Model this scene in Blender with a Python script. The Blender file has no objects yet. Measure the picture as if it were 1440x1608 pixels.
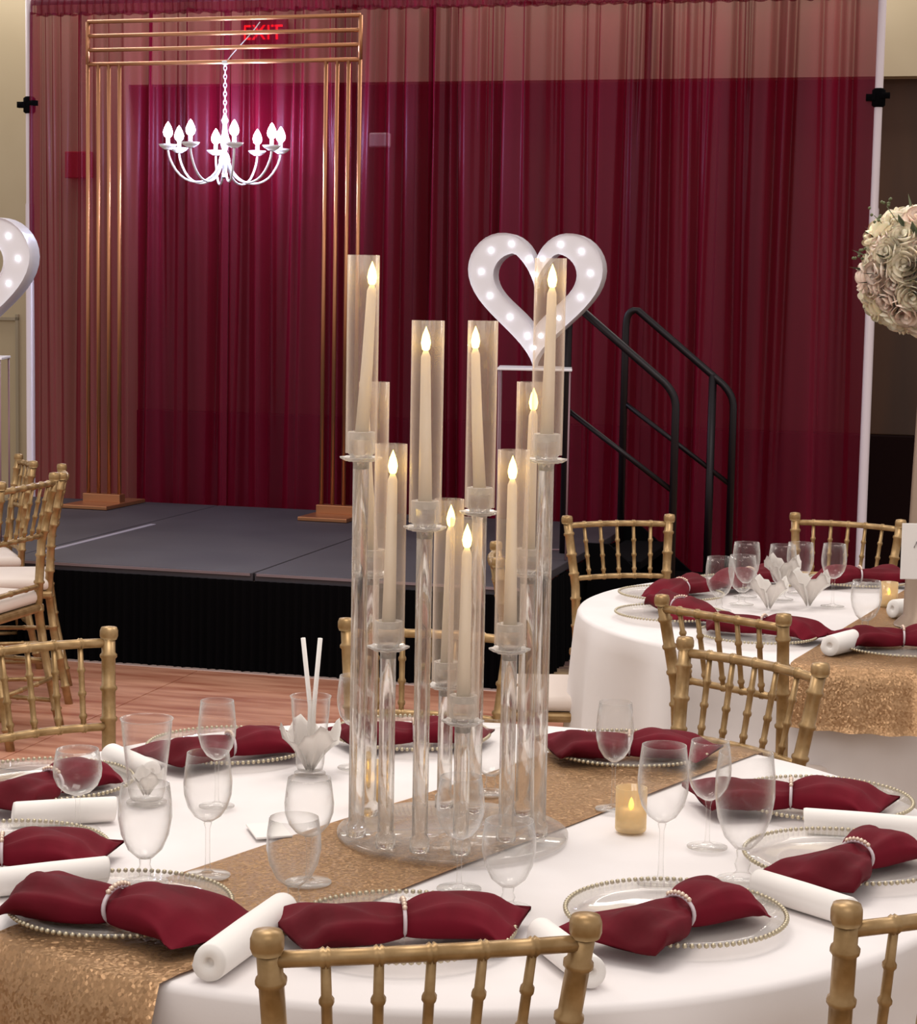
import bpy, bmesh, math, random
from mathutils import Vector, Matrix
random.seed(7)
PI = math.pi
sc = bpy.context.scene
COL = sc.collection

# ---------------------------------------------------------------- camera
cd = bpy.data.cameras.new('camera'); cam = bpy.data.objects.new('camera', cd); COL.objects.link(cam)
PITCH, ROLL, F = 0.1056, 0.0184, 3113.0
fw = Vector((0, math.cos(PITCH), -math.sin(PITCH))); up = Vector((0, math.sin(PITCH), math.cos(PITCH))); rt = Vector((1, 0, 0))
r2 = math.cos(ROLL)*rt + math.sin(ROLL)*up; u2 = -math.sin(ROLL)*rt + math.cos(ROLL)*up
m = Matrix((r2, u2, -fw)).transposed().to_4x4(); m.translation = Vector((0, 0, 1.665)); cam.matrix_world = m
cd.sensor_fit = 'VERTICAL'; cd.sensor_height = 24; cd.lens = F/1608*24; cd.clip_start = .05; cd.clip_end = 100
sc.camera = cam

# ---------------------------------------------------------------- world, lamps, exposure
w = bpy.data.worlds.new('world'); sc.world = w; w.use_nodes = True
w.node_tree.nodes['Background'].inputs[0].default_value = (1.0, .93, .90, 1)
w.node_tree.nodes['Background'].inputs[1].default_value = .70
def area(loc, size, power, color=(1, .93, .86), rot=(0, 0, 0), sy=None):
    l = bpy.data.lights.new('room_and_fill_lamp', 'AREA'); l.energy = power; l.color = color; l.size = size
    if sy: l.shape = 'RECTANGLE'; l.size_y = sy
    o = bpy.data.objects.new('room_and_fill_lamp', l); COL.objects.link(o); o.location = loc; o.rotation_euler = rot
    return o
area((-.4, 3.6, 4.1), 1.6, 56)
area((1.6, 6.0, 4.1), 1.6, 50)
area((-2.2, 6.6, 4.1), 1.4, 45)
area((.2, .2, 3.6), 2.0, 24, rot=(math.radians(25), 0, 0))  # unseen fill lamp added for more frontal light on the candelabra
area((-2.6, 12.6, 4.3), 3.0, 46, rot=(0, 0, -.26), sy=.5)  # unseen fill lamp added behind the drape to brighten the beige wall
area((1.2, 11.6, 4.3), 3.0, 52, rot=(0, 0, -.26), sy=.5)  # second unseen fill, added to brighten the header through the drape
vs = sc.view_settings
vs.view_transform = 'Standard'; vs.look = 'None'; vs.exposure = 0.0; vs.gamma = 1.0; vs.use_curve_mapping = False
try:
    sc.cycles.transparent_max_bounces = 48; sc.cycles.transmission_bounces = 16; sc.cycles.max_bounces = 18
    sc.cycles.sample_clamp_indirect = 6.0; sc.cycles.caustics_refractive = False; sc.cycles.caustics_reflective = False
except Exception: pass

# ---------------------------------------------------------------- materials
def lin(c): return tuple(((x/255/12.92) if x/255 <= .04045 else ((x/255+.055)/1.055)**2.4) for x in c)
def mat(name, rgb, rough=.5, metal=0, **k):
    m = bpy.data.materials.new(name); m.use_nodes = True
    b = m.node_tree.nodes['Principled BSDF']; b.inputs['Base Color'].default_value = (*lin(rgb), 1)
    b.inputs['Roughness'].default_value = rough; b.inputs['Metallic'].default_value = metal
    for n, v in k.items():
        n = n.replace('_', ' ')
        if n in b.inputs: b.inputs[n].default_value = v
    return m
def N(m, t, **k):
    n = m.node_tree.nodes.new(t)
    for a, v in k.items():
        if a in n.inputs: n.inputs[a].default_value = v
        else: setattr(n, a, v)
    return n
def L(m, a, b): m.node_tree.links.new(a, b)
def noisy(m, c1, c2, scale=(5, 5, 5), detail=4, bump=0, bscale=None, bdist=.002, lo=.35, hi=.65):
    nt = m.node_tree; b = nt.nodes['Principled BSDF']
    tc = N(m, 'ShaderNodeTexCoord'); mp = N(m, 'ShaderNodeMapping'); mp.inputs['Scale'].default_value = scale
    L(m, tc.outputs['Object'], mp.inputs[0]); nz = N(m, 'ShaderNodeTexNoise'); nz.inputs['Scale'].default_value = 1; nz.inputs['Detail'].default_value = detail
    L(m, mp.outputs[0], nz.inputs['Vector']); cr = N(m, 'ShaderNodeValToRGB')
    cr.color_ramp.elements[0].position = lo; cr.color_ramp.elements[1].position = hi
    cr.color_ramp.elements[0].color = (*lin(c1), 1); cr.color_ramp.elements[1].color = (*lin(c2), 1)
    L(m, nz.outputs['Fac'], cr.inputs[0]); L(m, cr.outputs[0], b.inputs['Base Color'])
    if bump:
        n2 = N(m, 'ShaderNodeTexNoise'); n2.inputs['Scale'].default_value = bscale or 60; n2.inputs['Detail'].default_value = 3
        L(m, tc.outputs['Object'], n2.inputs['Vector'])
        bp = N(m, 'ShaderNodeBump'); bp.inputs['Strength'].default_value = bump; bp.inputs['Distance'].default_value = bdist
        L(m, n2.outputs['Fac'], bp.inputs['Height']); L(m, bp.outputs[0], b.inputs['Normal'])
    return m
def emit(name, rgb, s):
    m = mat(name, rgb); b = m.node_tree.nodes['Principled BSDF']
    b.inputs['Emission Color'].default_value = (*lin(rgb), 1); b.inputs['Emission Strength'].default_value = s
    return m
M = {}
M['cloth'] = noisy(mat('white_cloth', (232, 226, 224), .85, Sheen_Weight=.2), (226, 219, 217), (236, 230, 229), (3, 3, 3), bump=.15, bscale=250, bdist=.0006)
M['napkin'] = noisy(mat('burgundy_cloth', (100, 5, 26), .75, Specular_IOR_Level=.2), (84, 3, 18), (110, 6, 30), (9, 9, 9), bump=.25, bscale=130, bdist=.001)
M['paper'] = mat('white_paper', (238, 233, 228), .8)
M['gold'] = noisy(mat('gold_paint', (160, 130, 88), .38, .55), (146, 116, 74), (172, 142, 100), (30, 30, 30))
M['brass'] = mat('brass', (188, 130, 92), .34, .8)
M['cushion'] = mat('ivory_cushion', (228, 214, 204), .8)
M['black'] = mat('black_fabric', (2, 1, 3), .95, Specular_IOR_Level=.1)
M['rail'] = mat('black_steel', (20, 8, 16), .4, .3)
M['deck'] = noisy(mat('grey_deck', (54, 49, 56), .6), (48, 43, 50), (60, 55, 61), (2, 2, 2), bump=.2, bscale=120)
M['trim'] = mat('aluminium', (150, 140, 150), .35, .8)
M['beige'] = noisy(mat('beige_paint', (178, 163, 134), .9), (174, 159, 130), (184, 170, 142), (1, 1, 1))
M['brown'] = noisy(mat('dark_wood', (62, 38, 20), .6), (48, 28, 14), (74, 46, 24), (3, 3, .4))
M['darkbase'] = mat('dark_base', (20, 4, 4), .8, Specular_IOR_Level=.1)
M['pole'] = mat('white_pole', (215, 200, 205), .35, .1)
M['white'] = mat('white_gloss', (236, 234, 240), .3)
M['ivory'] = mat('ivory_wax', (250, 238, 218), .5, Subsurface_Weight=.0)
M['flame'] = emit('candle_flame', (255, 205, 70), 9)
M['flame_core'] = emit('flame_core', (255, 226, 120), 9)
M['bulb'] = emit('lit_bulb', (255, 240, 255), 30)
M['led'] = emit('led_bulb', (245, 245, 255), 6)
M['exit'] = emit('exit_red', (255, 20, 20), 4)
M['red'] = mat('red_plastic', (170, 20, 40), .4)
M['leaf'] = mat('green_leaf', (92, 98, 64), .6)
M['grey'] = mat('grey_ink', (150, 140, 140), .7)
def sequin():
    m = mat('gold_sequins', (214, 172, 128), .42, .5); b = m.node_tree.nodes['Principled BSDF']
    tc = N(m, 'ShaderNodeTexCoord'); v = N(m, 'ShaderNodeTexVoronoi'); v.inputs['Scale'].default_value = 240
    L(m, tc.outputs['Object'], v.inputs['Vector'])
    sub = N(m, 'ShaderNodeVectorMath', operation='SUBTRACT'); sub.inputs[1].default_value = (.5, .5, .5); L(m, v.outputs['Color'], sub.inputs[0])
    ml = N(m, 'ShaderNodeVectorMath', operation='SCALE'); ml.inputs['Scale'].default_value = .7; L(m, sub.outputs[0], ml.inputs[0])
    g = N(m, 'ShaderNodeNewGeometry'); ad = N(m, 'ShaderNodeVectorMath', operation='ADD'); L(m, g.outputs['Normal'], ad.inputs[0]); L(m, ml.outputs[0], ad.inputs[1])
    nn = N(m, 'ShaderNodeVectorMath', operation='NORMALIZE'); L(m, ad.outputs[0], nn.inputs[0]); L(m, nn.outputs[0], b.inputs['Normal'])
    return m
M['sequin'] = sequin()
def thin_glass(name, tint=(1, 1, 1), base=.03, rim=.62, whit=.35, dc=(.88, .84, .80)):
    m = bpy.data.materials.new(name); m.use_nodes = True; nt = m.node_tree; nt.nodes.remove(nt.nodes['Principled BSDF'])
    out = nt.nodes['Material Output']
    tr = N(m, 'ShaderNodeBsdfTransparent'); tr.inputs[0].default_value = (*tint, 1)
    gl = N(m, 'ShaderNodeBsdfGlossy'); gl.inputs['Roughness'].default_value = .04
    df = N(m, 'ShaderNodeBsdfDiffuse'); df.inputs[0].default_value = (*dc, 1)  # white diffuse paints bright edges into the clear glass
    mx0 = N(m, 'ShaderNodeMixShader'); mx0.inputs[0].default_value = whit; L(m, gl.outputs[0], mx0.inputs[1]); L(m, df.outputs[0], mx0.inputs[2])
    lw = N(m, 'ShaderNodeLayerWeight'); lw.inputs['Blend'].default_value = .5
    pw = N(m, 'ShaderNodeMath', operation='POWER'); pw.inputs[1].default_value = 2.5; L(m, lw.outputs['Facing'], pw.inputs[0])
    ma = N(m, 'ShaderNodeMath', operation='MULTIPLY_ADD'); ma.inputs[1].default_value = rim; ma.inputs[2].default_value = base; L(m, pw.outputs[0], ma.inputs[0])
    mx = N(m, 'ShaderNodeMixShader'); L(m, ma.outputs[0], mx.inputs[0]); L(m, tr.outputs[0], mx.inputs[1]); L(m, mx0.outputs[0], mx.inputs[2])
    L(m, mx.outputs[0], out.inputs[0]); return m
M['glass'] = thin_glass('clear_glass', (.992, .992, .99), .02, .9, .5)
M['chimney'] = thin_glass('chimney_glass', (.985, .97, .95), .07, .6, .85, (.95, .80, .68))  # pale warm haze painted into the clear chimneys
M['charger'] = thin_glass('charger_glass', (.95, .94, .93), .06, .4)
def acrylic(name, fg, whit):
    m = thin_glass(name, (.97, .96, .94), .22, .6, whit); nt = m.node_tree; out = nt.nodes['Material Output']
    src = out.inputs[0].links[0].from_socket; g = N(m, 'ShaderNodeBsdfGlass'); g.inputs['IOR'].default_value = 1.4; g.inputs['Roughness'].default_value = .03; g.inputs['Color'].default_value = (1, .985, .96, 1)
    mx = N(m, 'ShaderNodeMixShader'); mx.inputs[0].default_value = fg; L(m, src, mx.inputs[1]); L(m, g.outputs[0], mx.inputs[2]); L(m, mx.outputs[0], out.inputs[0]); return m
M['acrylic'] = acrylic('clear_acrylic', .58, .8); M['base_acrylic'] = thin_glass('base_acrylic', (.97, .96, .95), .06, .5, .5)
M['frost'] = acrylic('cloudy_acrylic', .25, .85)
M['frost'].node_tree.nodes['Math.001'].inputs[2].default_value = .38
M['votive'] = thin_glass('gold_glass', (1, .93, .74), .42, .4, .9, (.88, .68, .40))
def sheer():
    m = bpy.data.materials.new('sheer_voile'); m.use_nodes = True; nt = m.node_tree; nt.nodes.remove(nt.nodes['Principled BSDF'])
    out = nt.nodes['Material Output']; c = lin((146, 20, 54))
    tr = N(m, 'ShaderNodeBsdfTransparent'); tr.inputs[0].default_value = (.70, .50, .56, 1)
    df = N(m, 'ShaderNodeBsdfDiffuse'); tl = N(m, 'ShaderNodeBsdfTranslucent')
    tc = N(m, 'ShaderNodeTexCoord'); mp = N(m, 'ShaderNodeMapping'); mp.inputs['Scale'].default_value = (9, 9, .15); L(m, tc.outputs['Object'], mp.inputs[0])
    nz = N(m, 'ShaderNodeTexNoise'); nz.inputs['Scale'].default_value = 1.0; nz.inputs['Detail'].default_value = 3; L(m, mp.outputs[0], nz.inputs['Vector'])
    cr = N(m, 'ShaderNodeValToRGB'); cr.color_ramp.elements[0].color = (*lin((112, 5, 30)), 1); cr.color_ramp.elements[1].color = (*lin((138, 14, 48)), 1)
    cr.color_ramp.elements[0].position = .35; cr.color_ramp.elements[1].position = .65
    L(m, nz.outputs['Fac'], cr.inputs[0]); L(m, cr.outputs[0], df.inputs[0]); L(m, cr.outputs[0], tl.inputs[0])
    a = N(m, 'ShaderNodeMixShader'); a.inputs[0].default_value = .3; L(m, df.outputs[0], a.inputs[1]); L(m, tl.outputs[0], a.inputs[2])
    gl = N(m, 'ShaderNodeBsdfGlossy'); gl.inputs['Roughness'].default_value = .4; gl.inputs['Color'].default_value = (.85, .62, .85, 1)
    a0 = a; a = N(m, 'ShaderNodeMixShader'); a.inputs[0].default_value = .028; L(m, a0.outputs[0], a.inputs[1]); L(m, gl.outputs[0], a.inputs[2])
    lw = N(m, 'ShaderNodeLayerWeight'); lw.inputs['Blend'].default_value = .5
    mr = N(m, 'ShaderNodeMapRange'); mr.inputs['To Min'].default_value = .60; mr.inputs['To Max'].default_value = .97; L(m, lw.outputs['Facing'], mr.inputs[0])
    mx = N(m, 'ShaderNodeMixShader'); L(m, mr.outputs[0], mx.inputs[0]); L(m, tr.outputs[0], mx.inputs[1]); L(m, a.outputs[0], mx.inputs[2])
    L(m, mx.outputs[0], out.inputs[0]); return m
M['sheer'] = sheer()
def carpet():
    m = mat('patterned_carpet', (150, 120, 96), .95); b = m.node_tree.nodes['Principled BSDF']
    tc = N(m, 'ShaderNodeTexCoord'); v = N(m, 'ShaderNodeTexVoronoi'); v.inputs['Scale'].default_value = 3.2; v.feature = 'SMOOTH_F1'
    nz = N(m, 'ShaderNodeTexNoise'); nz.inputs['Scale'].default_value = 9; nz.inputs['Detail'].default_value = 6
    L(m, tc.outputs['Object'], v.inputs['Vector']); L(m, tc.outputs['Object'], nz.inputs['Vector'])
    ad = N(m, 'ShaderNodeMath', operation='ADD'); L(m, v.outputs['Distance'], ad.inputs[0]); L(m, nz.outputs['Fac'], ad.inputs[1])
    cr = N(m, 'ShaderNodeValToRGB'); e = cr.color_ramp.elements; e[0].position = .62; e[1].position = 1.0
    e[0].color = (*lin((92, 66, 62)), 1); e[1].color = (*lin((176, 148, 112)), 1); L(m, ad.outputs[0], cr.inputs[0]); L(m, cr.outputs[0], b.inputs['Base Color'])
    return m
M['carpet'] = carpet()
M['parquet'] = noisy(mat('parquet', (196, 134, 110), .3), (158, 92, 70), (206, 150, 124), (2.2, 14, 2), detail=5, lo=.3, hi=.62)

# ---------------------------------------------------------------- helpers
def new(name, bm, material, parent=None, smooth=True):
    me = bpy.data.meshes.new(name); bm.to_mesh(me); bm.free()
    if smooth:
        for p in me.polygons: p.use_smooth = True
    if material: me.materials.append(material)
    o = bpy.data.objects.new(name, me); COL.objects.link(o)
    if parent: o.parent = parent
    return o
def tag(o, label=None, cat=None, group=None, kind=None):
    if label: o['label'] = label
    if cat: o['category'] = cat
    if group: o['group'] = group
    if kind: o['kind'] = kind
    return o
def thing(name, label, cat, loc=(0, 0, 0), rz=0, group=None, scale=1):
    o = bpy.data.objects.new(name, None); COL.objects.link(o); o.location = loc; o.rotation_euler = (0, 0, rz); o.scale = (scale,)*3
    o.empty_display_size = .1
    return tag(o, label, cat, group)
def dup(root, loc, rz=0, label=None, group=None, scale=None):
    r = root.copy(); COL.objects.link(r); r.location = loc; r.rotation_euler = (0, 0, rz)
    if scale: r.scale = scale if hasattr(scale, '__len__') else (scale,)*3
    if label: r['label'] = label
    if group: r['group'] = group
    for ch in list(root.children):
        c = ch.copy(); COL.objects.link(c); c.parent = r
        for g in ch.children:
            d = g.copy(); COL.objects.link(d); d.parent = c
    return r
def box(bm, c, s, rz=0, bev=0):
    r = bmesh.ops.create_cube(bm, size=1); vs = r['verts']
    bmesh.ops.scale(bm, vec=s, verts=vs)
    if bev:
        es = list({e for v in vs for e in v.link_edges})
        g = bmesh.ops.bevel(bm, geom=es, offset=bev, segments=2, affect='EDGES', profile=.5); vs = list({v for f in g['faces'] for v in f.verts} | {v for v in vs if v.is_valid})
    if rz: bmesh.ops.rotate(bm, cent=(0, 0, 0), matrix=Matrix.Rotation(rz, 3, 'Z'), verts=vs)
    bmesh.ops.translate(bm, vec=c, verts=vs)
def tube(bm, pts, rad, seg=10, cap=True, closed=False):
    pts = [Vector(p) for p in pts]; n = len(pts)
    if not hasattr(rad, '__len__'): rad = [rad]*n
    rings = []; prev = None
    for i, p in enumerate(pts):
        if closed: t = pts[(i+1) % n]-pts[i-1]
        else: t = pts[min(i+1, n-1)]-pts[max(i-1, 0)]
        t.normalize()
        if prev is None:
            a = Vector((0, 0, 1)) if abs(t.z) < .9 else Vector((1, 0, 0)); x = t.cross(a).normalized()
        else: x = (prev-t*prev.dot(t)).normalized()
        prev = x; y = t.cross(x)
        rings.append([bm.verts.new(p+rad[i]*(math.cos(2*PI*k/seg)*x+math.sin(2*PI*k/seg)*y)) for k in range(seg)])
    for i in range(n if closed else n-1):
        a, b = rings[i], rings[(i+1) % n]
        for k in range(seg): bm.faces.new((a[k], a[(k+1) % seg], b[(k+1) % seg], b[k]))
    if cap and not closed:
        bm.faces.new(rings[0][::-1]); bm.faces.new(rings[-1])
def lathe(bm, prof, seg=28, c=(0, 0, 0)):
    c = Vector(c); rings = []
    for r, z in prof:
        if r < 1e-5: rings.append([bm.verts.new(c+Vector((0, 0, z)))])
        else: rings.append([bm.verts.new(c+Vector((r*math.cos(2*PI*k/seg), r*math.sin(2*PI*k/seg), z))) for k in range(seg)])
    for a, b in zip(rings, rings[1:]):
        for k in range(seg):
            k2 = (k+1) % seg
            if len(a) == 1 and len(b) == 1: continue
            if len(a) == 1: bm.faces.new((a[0], b[k], b[k2])) if True else 0
            elif len(b) == 1: bm.faces.new((a[k], a[k2], b[0]))
            else: bm.faces.new((a[k], a[k2], b[k2], b[k]))
def fixn(bm): bmesh.ops.recalc_face_normals(bm, faces=bm.faces); return bm
def bamboo(bm, path, r, rings, seg=10, flare=1.25, taper=None):
    # rounded cane rod along a polyline with raised rings at fractions of its length
    path = [Vector(p) for p in path]; ls = [0]
    for a, b in zip(path, path[1:]): ls.append(ls[-1]+(b-a).length)
    T = ls[-1]
    def at(s):
        for i in range(len(path)-1):
            if s <= ls[i+1] or i == len(path)-2:
                k = (s-ls[i])/(ls[i+1]-ls[i]); return path[i].lerp(path[i+1], k)
    S = {0: 1., T: 1.}
    for l in ls: S.setdefault(l, 1.)
    h = .0045
    for q in rings:
        s = q*T
        for d, f in ((-h*1.6, 1), (-h*.6, flare), (h*.6, flare), (h*1.6, 1)):
            if 0 < s+d < T: S[s+d] = f
    ss = sorted(S); tp = taper or (lambda q: 1)
    tube(bm, [at(s) for s in ss], [r*S[s]*tp(s/T) for s in ss], seg)
def bez(p0, p1, p2, p3, n=10):
    p0, p1, p2, p3 = map(Vector, (p0, p1, p2, p3))
    return [((1-t)**3)*p0+3*(1-t)**2*t*p1+3*(1-t)*t*t*p2+t**3*p3 for t in [i/n for i in range(n+1)]]

A15 = -.262                                    # stage, arch and drape share this heading
U = Vector((math.cos(A15), math.sin(A15), 0)); V = Vector((-math.sin(A15), math.cos(A15), 0))
S0 = Vector((.28, 8.35, 0))                     # front right corner of the stage
def st(u, v, z=0): return S0+U*u+V*v+Vector((0, 0, z))

# ---------------------------------------------------------------- the room
bm = bmesh.new(); box(bm, (0, 6, -.05), (16, 22, .1)); tag(new('floor', bm, M['carpet'], smooth=False), kind='structure')
# back wall behind the drape: beige on the left, a header over a dark folding wood partition on the right
wl = bpy.data.objects.new('wall_back', None); COL.objects.link(wl); wl.location = st(0, 3.79); wl.rotation_euler = (0, 0, A15); tag(wl, kind='structure')
bm = bmesh.new(); box(bm, (-6.55, .1, 2.1), (6, .2, 4.2)); new('wall_panel', bm, M['beige'], wl, False)
bm = bmesh.new(); box(bm, (.78, .1, 3.605), (8.66, .2, 1.19)); new('header', bm, M['beige'], wl, False)
for i in range(9):
    bm = bmesh.new(); box(bm, (-3.1+i*.95, .18, 1.97), (.94, .06, 2.10), bev=.008); new('wood_panel', bm, M['brown'], wl, False)
    bm = bmesh.new(); box(bm, (-3.1+i*.95, .17, .46), (.94, .07, .92), bev=.008); new('wood_panel', bm, M['darkbase'], wl, False)
bm = bmesh.new(); box(bm, (.78, .235, 1.53), (8.8, .04, 3.06)); new('backing', bm, M['darkbase'], wl, False)  # dark sheet added to block world light in the panel seams
# raised panel moulding on the beige wall, left of the drape
bm = bmesh.new()
for zz, xx, sx, sz in ((1.50, -4.98, 1.3, .02), (.3, -4.98, 1.3, .02), (.91, -4.34, .02, 1.24), (.91, -5.62, .02, 1.24)): box(bm, (xx, -.008, zz), (sx, .02, sz))
new('moulding', bm, mat('moulding_paint', (150, 138, 116), .7), wl, False)
bm = bmesh.new(); box(bm, (0, 0, 0), (.18, .05, .17), bev=.006); o = new('wall_plaque', bm, M['red'], smooth=False)
p = st(-3.88, 3.755, 2.50); o.location = p; o.rotation_euler = (0, 0, A15); tag(o, 'square red box on the beige wall, seen through the drape left of the arch', 'alarm box')
ex = thing('exit_sign', 'lit red exit sign shining through the drape above the chandelier', 'sign', st(-2.61, 3.75, 3.31), A15)
bm = bmesh.new(); box(bm, (0, 0, 0), (.30, .06, .19), bev=.008); new('housing', bm, mat('sign_housing', (120, 30, 34), .4), ex, False)
cu = bpy.data.curves.new('lettering', 'FONT'); cu.body = 'EXIT'; cu.size = .13; cu.extrude = .003; cu.align_x = 'CENTER'; cu.align_y = 'CENTER'; cu.materials.append(M['exit'])
tmp = bpy.data.objects.new('tmp', cu); lm = bpy.data.meshes.new_from_object(tmp); bpy.data.objects.remove(tmp); bpy.data.curves.remove(cu)
o = bpy.data.objects.new('lettering', lm); COL.objects.link(o); o.parent = ex; o.location = (0, -.034, 0); o.rotation_euler = (PI/2, 0, 0)
bm = bmesh.new(); box(bm, (0, 0, 0), (.13, .05, .09), bev=.01); o = new('wall_fixture', bm, M['white'], smooth=False)
o.location = st(-1.84, 3.74, 2.65); o.rotation_euler = (0, 0, A15); tag(o, 'small pale wall fixture behind the drape, right of the arch', 'fixture')

# ---------------------------------------------------------------- dance floor
df = thing('dance_floor', 'portable wood parquet dance floor in front of the black stage', 'dance floor', st(0, -.02), A15)
df.location.z = 0
for i in range(5):
    for j in range(2):
        bm = bmesh.new(); cx, cy = -4.2+i*.915+.46, -.5-j*.915
        box(bm, (cx, cy, .011), (.909, .909, .018), bev=.002); new('floor_panel', bm, M['parquet'], df, False)
bm = bmesh.new(); box(bm, (-1.9, -.022, .012), (4.6, .045, .02), bev=.003); box(bm, (-1.9, -1.9, .012), (4.6, .05, .02), bev=.003); box(bm, (.4, -.95, .012), (.05, 1.9, .02), bev=.003)
o = new('edge_trim', bm, mat('floor_trim', (214, 186, 178), .4, .4), df, False); o['label'] = 'pale metal edging strip'

# ---------------------------------------------------------------- stage
sg = thing('stage', 'low platform stage with grey deck and black skirt under the arch', 'stage', S0, A15)
for i in range(3):
    bm = bmesh.new(); box(bm, (-.61-i*1.22, 1.3, .44), (1.212, 2.6, .04), bev=.004); new('deck_panel', bm, M['deck'], sg, False)
bm = bmesh.new()
for i in range(3):
    for yy in ((-.003,)): box(bm, (-.61-i*1.22, yy, .452), (1.19, .008, .012))
o = new('edge_strip', bm, M['trim'], sg, False)
bm = bmesh.new(); box(bm, (-2.38, .92, .4615), (.03, 1.25, .003)); o = new('seam_tape', bm, mat('seam_tape', (150, 144, 158), .5), sg, False)
bm = bmesh.new()                                   # pleated skirt: front and both ends
def skirt(p0, p1, zt, n):
    p0, p1 = Vector(p0), Vector(p1); d = (p1-p0); nrm = Vector((d.y, -d.x, 0)).normalized(); rows = []
    for z in (0.0, .2, zt):
        rows.append([bm.verts.new(p0+d*(k/n)+nrm*(.010+.009*math.sin(k*1.35)+.004*math.sin(k*.37))*(1.6-z*2)+Vector((0, 0, z))) for k in range(n+1)])
    for a, b in zip(rows, rows[1:]):
        for k in range(n): bm.faces.new((a[k], a[k+1], b[k+1], b[k]))
skirt((-3.66, -.006, 0), (0, -.006, 0), .425, 420); skirt((0, 0, 0), (0, 2.6, 0), .425, 260); skirt((-3.66, 2.6, 0), (-3.66, 0, 0), .425, 260)
new('skirt', bm, M['black'], sg)
# stairs at the right end with two handrails
sx, sy = .02, 1.0
stp = thing('stage_steps', 'black two-step stairs with two tubular handrails right of the stage', 'stairs', st(sx+.02, sy), A15)
for i, z in enumerate((.42, .27, .13)):
    bm = bmesh.new(); box(bm, (.14+i*.22, .64, z), (.23, .86, .04), bev=.005); new('tread', bm, M['black'], stp, False)
for yy in (0.2, 1.08):
    bm = bmesh.new(); vsl = []
    for y2 in (yy-.012, yy+.012):
        vsl.append([bm.verts.new((x, y2, z)) for x, z in ((0, 0), (.66, 0), (.66, .05), (.1, .52), (0, .52))])
    bm.faces.new(vsl[0]); bm.faces.new(vsl[1][::-1])
    for k in range(5): bm.faces.new((vsl[0][k], vsl[1][k], vsl[1][(k+1) % 5], vsl[0][(k+1) % 5]))
    new('stringer', fixn(bm), M['black'], stp, False)
def rail(yy, x0, x1, post2):
    dz = lambda x: 1.655-(x-x0-.04)*.80
    bm = bmesh.new()
    top = [(x0, yy, .3), (x0, yy, 1.50)]+bez((x0, yy, 1.50), (x0, yy, 1.60), (x0+.0, yy, 1.64), (x0+.06, yy, dz(x0+.06)), 7)[1:]
    top += [(x1-.06, yy, dz(x1-.05))]+bez((x1-.06, yy, dz(x1-.05)), (x1-.02, yy, dz(x1)-.0), (x1, yy, dz(x1)-.03), (x1, yy, dz(x1)-.09), 6)[1:]+[(x1, yy, .02)]
    tube(bm, top, .019, 10)
    r = new('handrail', bm, M['rail'], stp)
    bm = bmesh.new(); tube(bm, [(x0, yy, 1.16), (x1, yy, dz(x1)-.48)], .013, 8); new('crossbar', bm, M['rail'], r)
    if post2:
        bm = bmesh.new(); tube(bm, [(x1-.11, yy, dz(x1-.11)), (x1-.11, yy, .05)], .021, 10); new('post', bm, M['rail'], r)
rail(.23, -.13, .40, False); rail(1.05, .0, .57, True)

# ---------------------------------------------------------------- pipe and drape backdrop
CV = 2.84
def crv(u, v, z): return st(u, v, z)
dr = thing('drape_backdrop', 'sheer burgundy voile drape hanging in gathered folds behind the stage', 'drape', st(0, CV), A15)
UL, UR = -3.73, 1.196
nP = 4; us = [UL, -2.5, -1.26, -.03, UR]
for k in range(nP):
    bm = bmesh.new(); a, b = us[k]-.02, us[k+1]+.02; n = 520; rows = []
    pl = []; u = a+.02
    while u < b-.02:                                 # pinched pleats at uneven spacing between flatter stretches
        pl.append((u, random.uniform(.008, .024), random.uniform(.025, .085)*random.choice((1, 1, -1)), random.uniform(-.05, .05), random.uniform(.3, 1.1)))
        u += random.choice((random.uniform(.022, .055), random.uniform(.05, .15)))
    for j in range(9):
        zf = j/8; z = zf*3.33; row = []
        for i in range(n+1):
            u = a+(b-a)*i/n; d = .02*math.sin(u*5.1+k)+.012*math.sin(u*13+1.7*zf)
            for pu, pw, pa, drift, fade in pl:
                x = (u-pu-drift*(1-zf))/(pw*(1+1.2*(1-zf)))
                if abs(x) < 3: d += pa*math.exp(-x*x)*(1-fade*.5*(1-zf))
            row.append(bm.verts.new((u, d, z)))
        rows.append(row)
    for r0, r1 in zip(rows, rows[1:]):
        for i in range(n): bm.faces.new((r0[i], r0[i+1], r1[i+1], r1[i]))
    new('drape_panel', bm, M['sheer'], dr)
bm = bmesh.new(); n = 700; rows = []                # gathered rod pocket along the top: front and back of the pocket
for (yy, z) in ((-.035, 3.315), (-.04, 3.36), (-.03, 3.42), (0, 3.45), (.03, 3.42), (.04, 3.36), (.035, 3.315)):
    rows.append([bm.verts.new((UL+(UR-UL)*i/n, yy+.007*math.sin(i*.9)+.005*math.sin(i*.31), z+.004*math.sin(i*.5))) for i in range(n+1)])
for r0, r1 in zip(rows, rows[1:]):
    for i in range(n): bm.faces.new((r0[i], r0[i+1], r1[i+1], r1[i]))
o = new('rod_pocket', bm, M['sheer'], dr); o['label'] = 'darker gathered band along the top of the drape'
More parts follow.
